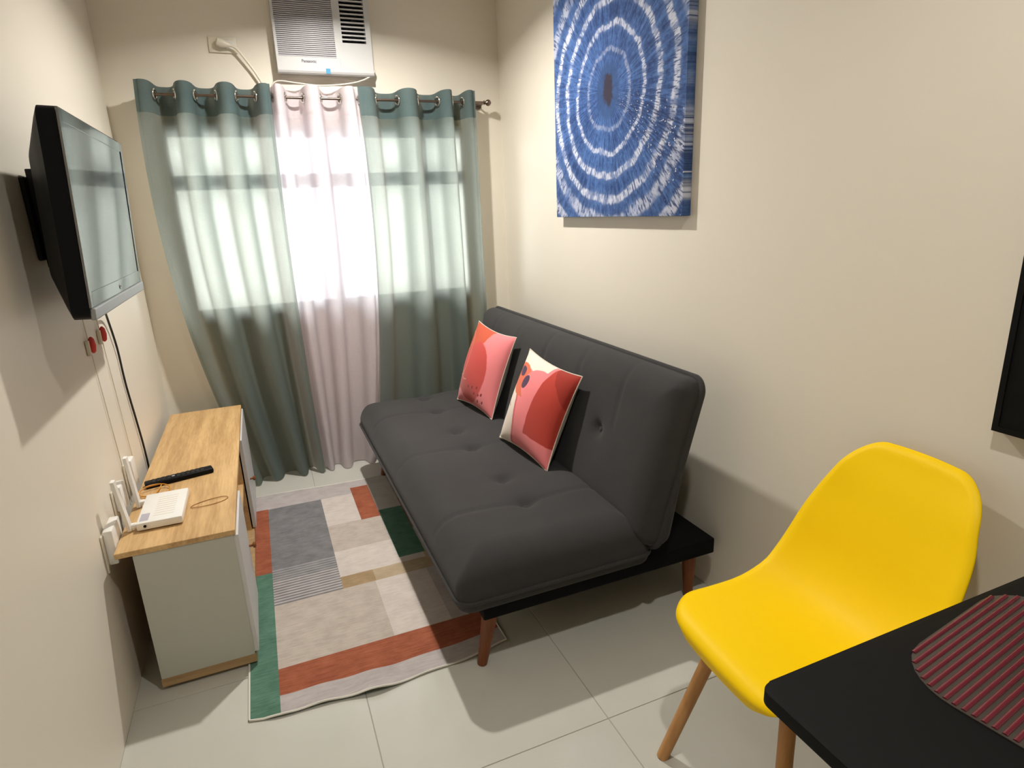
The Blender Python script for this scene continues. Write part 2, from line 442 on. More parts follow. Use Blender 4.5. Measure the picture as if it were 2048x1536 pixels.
# router with two antennas
def router():
    t = thing('wifi_router', 'white internet router with two upright antennas on the oak console top', 'router', (-0.40, 2.175, SZ))
    b = new(); box(b, -0.470, -0.338, 2.06, 2.295, SZ+0.004, SZ+0.030, 0.005, 2); bo = obj('body', b, M['whiteplastic'], t, 40)
    obj('label', bx(-0.462, -0.437, 2.075, 2.13, SZ+0.0298, SZ+0.0303), M['greylabel'], t)
    b = new(); 
    for k in range(9): box(b, -0.425, -0.365, 2.10+k*0.018, 2.104+k*0.018, SZ+0.0298, SZ+0.0304)
    obj('vent', b, M['ivory'], t)
    b = new(); lathe(b, [(0.0045, -0.002), (0.0045, 0.002)], (-0.445, 2.0595, SZ+0.018), 'Y', 12); obj('port', b, M['blackplastic'], t)
    for y, top in ((2.085, 2.045), (2.265, 2.255)):
        b = new()
        box(b, -0.492, -0.470, y-0.008, y+0.008, SZ+0.008, SZ+0.024, 0.003, 1)
        rings = []
        for k in range(7):
            q = k/6; z = SZ+0.006+q*0.185; yy = lerp(y, top, q); w = lerp(0.016, 0.0125, q); x = lerp(-0.492, -0.500, q)
            rings.append([b.verts.new(p) for p in ((x-0.005, yy-w, z), (x+0.005, yy-w, z), (x+0.007, yy, z), (x+0.005, yy+w, z), (x-0.005, yy+w, z))])
        for A, B in zip(rings, rings[1:]):
            for j in range(5): b.faces.new((A[j], A[(j+1) % 5], B[(j+1) % 5], B[j]))
        b.faces.new(rings[0]); b.faces.new(rings[-1])
        obj('antenna', b, M['whiteplastic'], t, 30)
    for x in (-0.45, -0.36):
        for y in (2.09, 2.26):
            b = new(); lathe(b, [(0.006, 0.0), (0.006, 0.006)], (x, y, SZ), 'Z', 10); obj('foot', b, M['blackplastic'], t)
router()
b = new(); pts = []
for k in range(22):
    a = k/21*2.0*math.pi*1.3; r = 0.055 + 0.004*math.sin(3*a)
    pts.append((-0.455+r*math.cos(a+0.5)*0.9, 2.37+r*0.75*math.sin(a+0.5), SZ+0.004+0.0035*k/21+0.012*max(0, math.sin(a))))
tube(b, spline([(-0.46, 2.297, SZ+0.015), (-0.452, 2.318, SZ+0.012)] + pts[2:], 3), 0.0022, 6)
tag(obj('fibre_cord', b, M['orange'], None, 60), 'orange fibre cord coiled on the console between router and remote', 'cable')
b = new(); pts = []
for k in range(25):
    a = 2*math.pi*k/24*0.97; pts.append((-0.268+0.058*math.cos(a), 2.19+0.024*math.sin(a)+0.012*math.cos(a), SZ+0.0025+0.001*math.sin(2*a)))
tube(b, pts, 0.0014, 6)
tag(obj('wire_loop', b, M['tancable'], None, 60), 'thin tan wire loop lying on the console right of the router', 'wire')
# remote control
def remote():
    a, c = Vector((-0.498, 2.438, SZ)), Vector((-0.272, 2.492, SZ))
    t = thing('remote_control', 'long black remote control lying across the oak console top', 'remote', ((a+c)/2))
    ang = math.atan2(c.y-a.y, c.x-a.x)
    Rm = Matrix.Rotation(ang, 4, 'Z')
    L = (c-a).length/2
    def p(name, bm, m, sm=None):
        xform(bm, Rm); o = obj(name, bm, m, None, sm); o.parent = t
    b = bx(-L, L, -0.022, 0.022, 0.0, 0.020, 0.006, 3); p('shell', b, M['blackplastic'], 40)
    k = 0
    for i in range(11):
        for j in range(3):
            x = -L+0.03+i*0.0165; y = -0.012+j*0.012
            b = bx(x-0.005, x+0.005, y-0.0035, y+0.0035, 0.0198, 0.0218, 0.0008, 1)
            p('button', b, M['greylabel'] if (i == 4 and j == 1) else M['blackrubber'])
remote()
# plug-in adapters on the left wall
for y0, y1, z0, z1, d, lab in ((1.99, 2.10, 0.455, 0.568, 0.033, 'large white power adapter plugged in beside the near corner of the console'),
                               (2.20, 2.27, 0.535, 0.622, 0.030, 'small white power adapter on the wall behind the near router antenna'),
                               (2.42, 2.48, 0.54, 0.632, 0.030, 'small white power adapter on the wall behind the far router antenna')):
    t = thing('power_adapter', lab, 'adapter', (XL, (y0+y1)/2, z0), 'power adapters behind the console')
    obj('body', bx(XL+0.006, XL+d, y0, y1, z0, z1, 0.005, 2), M['whiteplastic'], t, 40)
    obj('wall_plate', bx(XL+0.0005, XL+0.0065, y0-0.012, y1+0.012, z0-0.02, z1-0.01, 0.002, 1), M['ivory'], t)

# ------------------------------------------------------------------ rug
def rug():
    X0, X1, Y0, Y1 = -0.215, 0.62, 1.69, 3.32
    cols = dict(green=((0.060, 0.135, 0.098), (0.115, 0.225, 0.165)), red=((0.22, 0.062, 0.032), (0.37, 0.122, 0.068)), lilac=((0.36, 0.325, 0.32), (0.47, 0.43, 0.42)),
                grey=((0.13, 0.13, 0.135), (0.225, 0.22, 0.225)), light=((0.48, 0.425, 0.39), (0.60, 0.54, 0.50)), beige=((0.38, 0.325, 0.28), (0.50, 0.435, 0.385)),
                tan=((0.27, 0.185, 0.10), (0.38, 0.275, 0.165)), ltan=((0.35, 0.27, 0.175), (0.46, 0.365, 0.255)), olive=((0.20, 0.17, 0.11), (0.28, 0.24, 0.16)),
                stripe=((0.24, 0.235, 0.24), (0.33, 0.32, 0.325)), pale=((0.42, 0.40, 0.38), (0.52, 0.50, 0.47)))
    names = list(cols); mats = []
    for k in names:
        lo, hi = cols[k]; n = NT('rug_' + k)
        v = n.coords('Object', scale=(14, 160, 14)); a = n.noise(v, 1.0, 4, 0.65); v2 = n.coords('Object'); c2 = n.noise(v2, 16, 4, 0.6)
        f = n.math('ADD', n.math('MULTIPLY', a, 0.55), n.math('MULTIPLY', c2, 0.45))
        n.base(n.mix(n.smoothmask(f, 0.3, 0.7), lo, hi), 0.95, spec=0.15); n.bump(a, 0.3, 0.001); mats.append(n.m)
    blocks = [  # x0 x1 y0 y1 colour
        (-1, 9, 0, 9, 'lilac'),
        (-0.125, .266, 1.88, 2.252, 'beige'), (.266, .48, 1.88, 2.252, 'light'), (.48, .545, 1.88, 2.252, 'lilac'), (.545, 9, 1.88, 2.252, 'olive'),
        (-0.125, 9, 1.762, 1.88, 'red'),
        (-9, -0.125, 0, 2.505, 'green'), (-9, -0.125, 2.505, 3.142, 'red'),
        (-0.125, .137, 2.252, 3.135, 'grey'),
        (.137, .299, 2.81, 3.135, 'light'), (.137, .39, 2.553, 2.81, 'beige'), (.137, .50, 2.34, 2.553, 'light'),
        (.137, .27, 2.252, 2.34, 'tan'), (.27, .50, 2.252, 2.34, 'ltan'), (.50, 9, 2.252, 2.40, 'ltan'),
        (.299, .393, 2.806, 3.222, 'red'), (.393, .51, 2.383, 2.868, 'green'), (.393, .51, 2.868, 3.32, 'pale'),
        (.51, 9, 2.40, 2.62, 'beige'), (.51, 9, 2.62, 2.96, 'red'), (.51, 9, 2.96, 9, 'olive')]
    bxs = sorted({round(v, 4) for q in blocks for v in q[:2] if X0 < v < X1} | {X0, X1} | {lerp(X0, X1, i/42) for i in range(43)})
    bys = sorted({round(v, 4) for q in blocks for v in q[2:4] if Y0 < v < Y1} | {Y0, Y1} | {lerp(Y0, Y1, i/82) for i in range(83)} | {2.262+i*0.0095 for i in range(30)})
    def cl(L):
        o = [L[0]]
        for v in L[1:]:
            if v-o[-1] > 0.0012: o.append(v)
        return o
    bxs, bys = cl(bxs), cl(bys)
    def pos(x, y, dz=0.0):
        # the near edge is wavy and lifts a little off the tiles
        e = 1-sstep(0.0, 0.16, y-Y0)
        u = (x-X0)/(X1-X0)
        wv = math.sin(u*math.pi*0.98)*0.042 + 0.006*math.sin(u*17)
        lift = e*(0.010+0.006*math.sin(u*15+1.0)+0.004*math.sin(u*31)) * sstep(0.02, 0.2, u) * (1-sstep(0.40, 0.60, u)*0.85)
        if x < -0.165: lift = 0
        ff = sstep(0.25, 0.0, Y1-y)
        yy = y - e*wv + ff*(-0.03*sstep(0.1, .7, u))
        return (x, yy, 0.0005+0.005*(0 if dz == 0 else 1)+lift)
    b = new()
    G = [[b.verts.new(pos(x, y, 1)) for x in bxs] for y in bys]
    B = [[b.verts.new(pos(x, y, 0)) for x in bxs] for y in bys]
    def col(x, y):
        c = 0
        for q in blocks:
            if q[0] <= x < q[1] and q[2] <= y < q[3]: c = names.index(q[4])
        if names[c] == 'grey' and 2.262 < y < 2.53 and int((y-2.262)/0.0095) % 2 == 0: c = names.index('lilac') if y < 2.43 else names.index('stripe')
        return c
    ny, nx = len(bys), len(bxs)
    for j in range(ny-1):
        for i in range(nx-1):
            f = b.faces.new((G[j][i], G[j][i+1], G[j+1][i+1], G[j+1][i])); f.material_index = col((bxs[i]+bxs[i+1])/2, (bys[j]+bys[j+1])/2)
            b.faces.new((B[j][i], B[j+1][i], B[j+1][i+1], B[j][i+1]))
    ring = lambda g: g[0][:] + [r[-1] for r in g[1:]] + g[-1][-2::-1] + [r[0] for r in g[-2:0:-1]]
    RG, RB = ring(G), ring(B); n = len(RG)
    for k in range(n): b.faces.new((RB[k], RB[(k+1) % n], RG[(k+1) % n], RG[k]))
    t = thing('area_rug', 'patchwork area rug of green, rust, grey and beige blocks on the floor', 'rug', (0.2, 2.5, 0))
    path = [v.co.copy()+Vector((0, 0, -0.001)) for v in RG]; path.append(path[0].copy())
    obj('pile', b, mats, t, 50)
    b = new(); tube(b, path, 0.0036, 6, cap=False); bmesh.ops.translate(b, vec=(0, 0, 0.0), verts=b.verts)
    for v in b.verts: v.co.z = max(v.co.z, 0.0004)
    obj('binding', b, plain('pale_rug_binding', (0.62, 0.60, 0.54), 0.9), t, 60)
rug()

# ------------------------------------------------------------------ sofa bed
def cushion(fn_pos, U, V, tops, bots, hp, parent, name, mat, pipe=True):
    """fn_pos(u,v,h): u,v in [-1,1]; closed puffed slab with a seam round the middle"""
    nu, nv = 72, 150
    b = new()
    us = [math.sin(math.pi/2*(-1+2*i/nu))*0.55+(-1+2*i/nu)*0.45 for i in range(nu+1)]
    vs = [math.sin(math.pi/2*(-1+2*i/nv))*0.45+(-1+2*i/nv)*0.55 for i in range(nv+1)]
    T = [[b.verts.new(fn_pos(u, v, tops(u, v))) for u in us] for v in vs]
    Bt = [[(T[j][i] if (i in (0, nu) or j in (0, nv)) else b.verts.new(fn_pos(u, v, -bots(u, v)))) for i, u in enumerate(us)] for j, v in enumerate(vs)]
    for j in range(nv):
        for i in range(nu):
            b.faces.new((T[j][i], T[j][i+1], T[j+1][i+1], T[j+1][i]))
            q = (Bt[j][i], Bt[j+1][i], Bt[j+1][i+1], Bt[j][i+1])
            if len(set(q)) >= 3: b.faces.new(q)
    path = [T[0][i].co.copy() for i in range(nu+1)] + [T[j][nu].co.copy() for j in range(1, nv+1)] + [T[nv][i].co.copy() for i in range(nu-1, -1, -1)] + [T[j][0].co.copy() for j in range(nv-1, -1, -1)]
    o = obj(name, b, mat, parent, 180)
    if pipe:
        b = new(); tube(b, path, hp, 8, cap=False)
        p = obj('piping', b, mat, None, 180); p.parent = o; p.location = -Vector(parent.location)
    return o
def rrect(u, v, W, H, r):
    """map the square to a rounded rectangle"""
    k = 0.22
    return u*W*(1-0.0*v*v), v*H
def sofa():
    t = thing('sofa_bed', 'charcoal grey tufted sofa bed with a click back along the right wall', 'sofa', (0.9, 2.46, 0))
    # seat
    x0, x1, y0, y1, zs = 0.415, 1.115, 1.525, 3.41, 0.305
    tl = [1.84, 2.06, 2.43, 2.66, 3.01, 3.27]; tx = 0.775
    seams = [1.84, 2.43, 3.01]
    def corner(u, v, ax, ay):
        # trims the square's corners to a radius
        r = 0.052; X, Y = abs(u)*ax, abs(v)*ay
        cx, cy = ax-r, ay-r
        if X > cx and Y > cy:
            dx, dy = X-cx, Y-cy; m = max(dx, dy); L = math.hypot(dx, dy)
            if L > 1e-9: dx, dy = dx/L*m, dy/L*m
            X, Y = cx+dx, cy+dy
        return math.copysign(X, u), math.copysign(Y, v)
    ax, ay = (x1-x0)/2, (y1-y0)/2
    def spos(u, v, h):
        X, Y = corner(u, v, ax, ay)
        return ((x0+x1)/2+X, (y0+y1)/2+Y, zs+h - 0.02*sstep(-0.5, 1.0, u)*0)
    def edge(u, v, ax, ay, w):
        X, Y = corner(u, v, ax, ay)
        r = 0.052
        qx, qy = abs(X)-(ax-r), abs(Y)-(ay-r)
        d = r-(math.hypot(max(qx, 0), max(qy, 0))+min(max(qx, qy), 0))   # distance to the rim
        s = max(0.0, min(1.0, d/w))
        return math.sqrt(max(0, 1-(1-s)**2))
    def stop(u, v):
        X, Y = corner(u, v, ax, ay); x, y = (x0+x1)/2+X, (y0+y1)/2+Y
        e = edge(u, v, ax, ay, 0.12)
        h = 0.125*e**0.85 + 0.012*edge(u, v, ax, ay, 0.30)
        for ty in tl:
            d2 = (x-tx)**2+(y-ty)**2; h -= 0.022*math.exp(-d2/(2*0.022**2)) + 0.010*math.exp(-d2/(2*0.07**2))
        for sy in seams: h -= 0.006*e*math.exp(-((y-sy+0.03*(x-tx))/0.010)**2)
        h += 0.004*e*math.sin(y*9+x*3)*math.sin(x*7+1)
        return h
    def sbot(u, v): return 0.052*edge(u, v, ax, ay, 0.05)**0.8
    cushion(spos, 0, 0, stop, sbot, 0.007, t, 'seat_cushion', M['sofa'])
    for ty in tl:
        b = new(); lathe(b, [(0.002, 0.0035), (0.008, 0.0025), (0.011, 0.0), (0.004, -0.004)], (tx, ty, zs+0.106), 'Z', 12); obj('button', b, M['sofa'], t, 60)
    # backrest: slab from the crease up to the top, leaning towards the wall
    P0, P1 = Vector((1.105, 0, 0.325)), Vector((1.272, 0, 0.897))
    up = (P1-P0); Lh = up.length/2; up.normalize(); nrm = Vector((-up.z, 0, up.x))   # towards the room
    mid = (P0+P1)/2; by0, by1 = 1.50, 3.37; bay = (by1-by0)/2
    def bpos(u, v, h):
        X, Y = corner(u, v, Lh, bay)
        p = mid + up*X + nrm*h; return (p.x, (by0+by1)/2+Y, p.z)
    btl = [1.90, 2.45, 3.0]; bz = [(0.0, yy) for yy in btl] + [(0.17, yy) for yy in ()]
    bseams = [1.80, 2.12, 2.45, 2.78, 3.10]
    def btop(u, v):
        X, Y = corner(u, v, Lh, bay); y = (by0+by1)/2+Y
        e = edge(u, v, Lh, bay, 0.11)
        h = 0.085*e**0.8 + 0.010*edge(u, v, Lh, bay, 0.25)
        for s_, yy in bz:
            d2 = (X-s_)**2+(y-yy)**2; h -= 0.022*math.exp(-d2/(2*0.02**2)) + 0.010*math.exp(-d2/(2*0.07**2))
        for sy in bseams: h -= 0.0045*e*math.exp(-((y-sy)/0.009)**2)*sstep(0.0, 0.06, X)
        return h
    def bbot(u, v): return (0.035+0.03*sstep(0.2, -1, u))*edge(u, v, Lh, bay, 0.05)
    bk = cushion(bpos, 0, 0, btop, bbot, 0.0115, t, 'backrest', M['sofa'])
    for s_, yy in bz:
        p = mid+up*s_+nrm*0.067
        b = new(); lathe(b, [(0.002, 0.0035), (0.008, 0.0025), (0.011, 0.0), (0.004, -0.004)], (0, 0, 0), 'Z', 12)
        xform(b, Matrix.Translation((p.x, yy, p.z)) @ nrm.to_track_quat('Z', 'Y').to_matrix().to_4x4()); obj('button', b, M['sofa'], t, 60)
    # base board and legs
    b = bx(0.505, 1.415, 1.575, 3.36, 0.195, 0.256, 0.006, 2); obj('base_frame', b, M['sofabase'], t, 30)
    b = bx(1.06, 1.30, 1.72, 1.76, 0.25, 0.44, 0.004, 1); obj('hinge', b, M['blackmetal'], t)
    b = bx(1.06, 1.30, 3.15, 3.19, 0.25, 0.44, 0.004, 1); obj('hinge', b, M['blackmetal'], t)
    for (tx_, ty_, bx_, by_) in ((0.548, 1.628, 0.505, 1.622), (1.345, 1.632, 1.345, 1.627), (0.548, 3.29, 0.505, 3.295), (1.345, 3.29, 1.345, 3.295)):
        zb = 0.0065 if (bx_ < 0.6) else 0.0
        if bx_ < 0.6 and by_ < 1.7: zb = 0.0
        b = new(); tube(b, [(bx_, by_, zb), (tx_, ty_, 0.198)], 0.0165, 16, r2=0.028); obj('leg', b, M['brownleg'], t, 40)
sofa()

# ------------------------------------------------------------------ throw pillows
def pattern_nodes(n):
    tc = n.node('ShaderNodeUVMap'); s = n.sep(tc.outputs[0]); 
    nz = n.noise(tc.outputs[0], 7.0, 2)
    w = n.math('MULTIPLY', n.math('SUBTRACT', nz, 0.5), 0.03)
    return n.math('ADD', s[0], w), n.math('ADD', s[1], w)
def ell(n, u, v, cx, cy, rx, ry, rot=0.0, soft=0.03):
    c, s = math.cos(rot), math.sin(rot)
    du, dv = n.math('SUBTRACT', u, cx), n.math('SUBTRACT', v, cy)
    a = n.math('DIVIDE', n.math('ADD', n.math('MULTIPLY', du, c), n.math('MULTIPLY', dv, s)), rx)
    b_ = n.math('DIVIDE', n.math('SUBTRACT', n.math('MULTIPLY', dv, c), n.math('MULTIPLY', du, s)), ry)
    d = n.math('SQRT', n.math('ADD', n.math('MULTIPLY', a, a), n.math('MULTIPLY', b_, b_)))
    return n.smoothmask(d, 1+soft, 1-soft), d
def half(n, u, v, a, b_, c, soft=0.006):        # mask of a*u+b*v > c
    return n.smoothmask(n.math('ADD', n.math('MULTIPLY', u, a), n.math('MULTIPLY', v, b_)), c-soft, c+soft)
def mul(n, *ms):
    r = ms[0]
    for m in ms[1:]: r = n.math('MULTIPLY', r, m)
    return r
def cloth_finish(n, col):
    v = n.coords('Object'); a = n.noise(v, 700, 2)
    n.base(col, 0.9, spec=0.2); n.bsdf.inputs['Sheen Weight'].default_value = 0.15; n.bump(a, 0.2, 0.001); return n.m
def pillow_mat_a():
    n = NT('coral_abstract_print'); u, v = pattern_nodes(n)
    PINK, RED, ORANGE, LINE = (0.72, 0.205, 0.215), (0.50, 0.065, 0.055), (0.50, 0.085, 0.040), (0.75, 0.38, 0.30)
    col = n.mix(mul(n, half(n, u, v, -0.8, 1.0, 0.40), half(n, u, v, -1, 0.0, -0.55)), PINK, ORANGE)
    col = n.mix(mul(n, half(n, u, v, -1, 0, -0.24), half(n, u, v, 0, 1, 0.16)), col, ORANGE)
    e, d = ell(n, u, v, 0.47, 0.43, 0.34, 0.40, -0.15)
    col = n.mix(e, col, RED)
    r1, d1 = ell(n, u, v, 0.12, 0.62, 0.18, 0.30, 0.5); ln = n.smoothmask(n.math('ABSOLUTE', n.math('SUBTRACT', d1, 1.0)), 0.035, 0.015)
    col = n.mix(n.math('MULTIPLY', ln, 0.7), col, LINE)
    r2, d2 = ell(n, u, v, 0.30, 0.75, 0.30, 0.45, 0.2); ln2 = n.smoothmask(n.math('ABSOLUTE', n.math('SUBTRACT', d2, 1.0)), 0.022, 0.01)
    col = n.mix(mul(n, ln2, half(n, u, v, -1, 0, -0.42), n.math('ADD', 0.6, 0.0)), col, LINE)
    for k, (a, b_) in enumerate(((0.50, 0.24), (0.60, 0.25), (0.70, 0.27), (0.64, 0.18), (0.74, 0.19), (0.72, 0.11), (0.82, 0.12), (0.80, 0.21))):
        col = n.mix(ell(n, u, v, a, b_, 0.025, 0.014, 0.9)[0], col, (0.25, 0.03, 0.035))
    return cloth_finish(n, col)
def pillow_mat_b():
    n = NT('pink_red_abstract_print'); u, v = pattern_nodes(n)
    CREAM, PINK, ROSE, RED, ORANGE, PLUM = (0.74, 0.64, 0.55), (0.74, 0.20, 0.21), (0.55, 0.10, 0.11), (0.42, 0.045, 0.030), (0.62, 0.14, 0.07), (0.07, 0.035, 0.075)
    # wavy left boundary of the pink field
    bd = n.math('ADD', 0.34, n.math('MULTIPLY', n.math('SINE', n.math('ADD', n.math('MULTIPLY', v, 6.0), 3.0)), -0.075))
    q = n.math('SUBTRACT', u, bd)
    col = n.mix(n.smoothmask(q, -0.045, -0.035), CREAM, ROSE)
    col = n.mix(n.smoothmask(q, -0.006, 0.006), col, PINK)
    col = n.mix(mul(n, half(n, u, v, 0.1, 1, 0.90), half(n, u, v, -1, 0, -0.60)), col, CREAM)
    leaf, _ = ell(n, u, v, 0.26, 0.72, 0.27, 0.15, -0.35)
    col = n.mix(leaf, col, ORANGE)
    pinkhump, _ = ell(n, u, v, 0.56, 0.72, 0.25, 0.19, -0.2)
    col = n.mix(pinkhump, col, PINK)
    col = n.mix(ell(n, u, v, 0.17, 0.80, 0.085, 0.05, -0.2)[0], col, PLUM)
    col = n.mix(ell(n, u, v, 0.36, 0.725, 0.065, 0.075, 0.2)[0], col, PLUM)
    tri = mul(n, half(n, u, v, -1, 0, -0.2), half(n, u, v, 1.0, -1.0, -0.58), half(n, u, v, 0, 1, 0.5)); 
    redm = mul(n, half(n, u, v, 1, -0.06, 0.60), half(n, u, v, 0, 1, 0.21))
    col = n.mix(redm, col, RED)
    col = n.mix(mul(n, redm, half(n, u, v, 1.1, 1.0, 1.72)), col, (0.30, 0.028, 0.018))
    col = n.mix(ell(n, u, v, 0.19, 0.42, 0.05, 0.009, -0.3)[0], col, RED)
    return cloth_finish(n, col)
def pillow(corners, mat, label):
    BL, BR, TL, TR = [Vector(c) for c in corners]
    t = thing('throw_pillow', label, 'pillow', ((BL+BR)/2), 'throw pillows on the sofa')
    eu = ((BR-BL)+(TR-TL)).normalized(); ev = ((TL-BL)+(TR-BR)).normalized(); nr = eu.cross(ev).normalized()
    N = 44; TH = 0.082
    def P(u, v, side):
        a, b_ = 2*u-1, 2*v-1
        k = 0.085
        uu = 0.5+0.5*a*(1-k*(1-b_*b_)); vv = 0.5+0.5*b_*(1-k*(1-a*a))
        p = (BL*(1-uu)+BR*uu)*(1-vv)+(TL*(1-uu)+TR*uu)*vv
        h = (max(0, 1-a*a)*max(0, 1-b_*b_))**0.62 * (1+0.35*a*a*b_*b_)
        w = 0.004*math.sin(9*uu+4*vv)*math.sin(7*vv+2)*h
        return p + nr*side*(TH*h+w)
    path = []
    for side, nm, mt in ((1, 'front_cover', mat), (-1, 'back_cover', M['cream'])):
        b = new(); uvl = b.loops.layers.uv.new('UVMap')
        G = [[b.verts.new(P(i/N, j/N, side)) for i in range(N+1)] for j in range(N+1)]
        for j in range(N):
            for i in range(N):
                ids = ((i, j), (i+1, j), (i+1, j+1), (i, j+1)); ids = ids if side > 0 else ids[::-1]
                f = b.faces.new([G[q][p] for p, q in ids])
                for lp, (p, q) in zip(f.loops, ids): lp[uvl].uv = (p/N, q/N)
        obj(nm, b, mt, t, 180)
    pth = [P(i/N, 0, 1) for i in range(N+1)] + [P(1, j/N, 1) for j in range(1, N+1)] + [P(i/N, 1, 1) for i in range(N-1, -1, -1)] + [P(0, j/N, 1) for j in range(N-1, -1, -1)]
    b = new(); tube(b, pth, 0.0025, 6, cap=False); obj('seam', b, M['cream'], t, 180)
pillow([(0.925, 3.12, 0.445), (0.972, 2.70, 0.445), (1.078, 3.12, 0.869), (1.122, 2.70, 0.846)], pillow_mat_a(), 'coral and pink abstract print pillow on the sofa, nearer the curtains')
pillow([(0.915, 2.45, 0.449), (0.948, 2.02, 0.440), (1.082, 2.45, 0.842), (1.112, 2.02, 0.810)], pillow_mat_b(), 'cream, pink and dark red abstract print pillow on the sofa, nearer the camera')

# ------------------------------------------------------------------ curtains
RY, RZ = 3.545, 2.040
def curtain(name, label, knots, xb, mats, group, zt=2.088, amp=0.06, xm=None, seed=0, zb=0.006):
    """knots: x of alternating crest(+1, towards the room) / trough(-1) at the rod; xb: (left,right) x at the floor"""
    t = thing(name, label, 'curtain', ((knots[0][0]+knots[-1][0])/2, RY, 0), group)
    seq = []
    rnd = random.Random(seed)
    SEG = 20
    # samples along the width: (x_top, phase value -1..1)
    for (xa, sa), (xc, sb) in zip(knots, knots[1:]):
        for k in range(SEG):
            q = k/SEG
            c = math.cos(math.pi*q)
            # steep sides: S-shaped x, flat crests and troughs
            qx = q + 0.09*math.sin(2*math.pi*q)
            s0 = lerp(sb, sa, (c+1)/2); s0 = 2*max(0, (1+s0)/2)**1.35-1
            seq.append((lerp(xa, xc, qx), s0))
    seq.append((knots[-1][0], knots[-1][1]))
    x0, x1 = knots[0][0], knots[-1][0]
    NZ = 74
    b = new(); G = []
    ph = [rnd.uniform(0, 6.28) for _ in range(6)]
    zhead = zt-0.135
    zsl = sorted({zt-(zt-zb)*(j/NZ)**0.92 for j in range(NZ+1)} | {zhead, zhead-0.006, zhead+0.006, 0.09, 0.084}, reverse=True)
    for z in zsl:
        q = (zt-z)/(zt-zb)
        row = []
        for (x, s_) in seq:
            f = (x-x0)/(x1-x0)
            xt = x
            xx = lerp(x0, x1, f)
            g = q**1.6
            xbm = lerp(xb[0], xb[1], f)
            xq = lerp(xx, xbm, g)
            if xm: xq += (lerp(xm[0], xm[1], f))*math.sin(math.pi*q)
            A = amp*(1-0.10*q)
            y = RY - s_*A
            y += 0.010*q*math.sin(5.0*x/(x1-x0)+ph[0]+2.2*q) + 0.006*q*math.sin(13*f+ph[1]-3*q)
            xq += 0.012*q*math.sin(9*f+ph[2]+2*q)
            y = min(y, YB-0.012)
            zz = z
            if z == zsl[0]: zz = z + 0.006*s_
            if abs(z-zhead) < 1e-6: y += 0.0022
            row.append(b.verts.new((xq, y, zz)))
        G.append(row)
    for j in range(len(G)-1):
        for i in range(len(G[0])-1):
            f = b.faces.new((G[j][i], G[j][i+1], G[j+1][i+1], G[j+1][i]))
            f.material_index = 1 if zsl[j] > zhead+0.001 else 0
    obj('cloth', b, mats, t, 180)
    # eyelets where the cloth crosses the rod
    for (xa, sa), (xc, sb) in zip(knots, knots[1:]):
        x = (xa+xc)/2; slope = Vector(((xc-xa)*0.35, -(sb-sa)*amp, 0)).normalized(); ax = Vector((-slope.y, slope.x, 0))
        b = new(); torus(b, (x, RY, RZ), ax, 0.0215, 0.0055, 20, 8); obj('eyelet', b, M['chrome'], t, 180)
    return t
curtain('window_curtain', 'teal linen eyelet curtain hanging beside the media console', [(-0.405, 0.9), (-0.375, 1), (-0.29, -1), (-0.205, 1), (-0.115, -1), (-0.020, 1), (0.068, -1), (0.155, 1), (0.183, .85)], (-0.19, 0.215), [M['teal'], M['tealhead']], 'teal curtains', xm=(-0.06, -0.015), seed=2)
curtain('sheer_curtain', 'white sheer eyelet curtain glowing between the two teal curtains', [(0.170, -0.35), (0.180, 0.0), (0.215, 1), (0.292, -0.9), (0.385, 1), (0.47, -0.9), (0.575, 1), (0.615, 0.2), (0.628, -0.2)], (0.195, 0.515), [M['white'], M['whitehead']], None, xm=(-0.01, 0.035), seed=5)
curtain('window_curtain', 'teal linen eyelet curtain hanging behind the sofa end', [(0.610, 0.95), (0.655, 1), (0.77, -1), (0.885, 1), (1.0, -1), (1.105, 1), (1.17, -1), (1.225, 1), (1.258, 0.8)], (0.51, 1.30), [M['teal'], M['tealhead']], 'teal curtains', xm=(0.03, 0.0), seed=9)
t = thing('curtain_rod', 'thin metal curtain rod with small ball ends under the air conditioner', 'curtain rod', (0.45, RY, RZ))
b = new(); tube(b, [(-0.345, RY, RZ), (1.325, RY, RZ)], 0.0068, 14); obj('pole', b, M['rod'], t, 40)
for s_, x in ((1, 1.325), (-1, -0.345)):
    b = new(); lathe(b, [(0.006, 0), (0.013, 0.003*s_), (0.006, 0.008*s_), (0.015, 0.018*s_), (0.018, 0.028*s_), (0.014, 0.038*s_), (0.004, 0.045*s_)], (x, RY, RZ), 'X', 16); obj('finial', b, M['rod'], t, 50)
for x in (-0.338, 1.315):
    b = new(); tube(b, [(x, RY, RZ-0.008), (x, YB-0.004, RZ-0.008)], 0.006, 10); lathe(b, [(0.02, -0.006), (0.02, 0.0)], (x, YB, RZ-0.008), 'Y', 16); obj('bracket', b, M['rod'], t, 40)

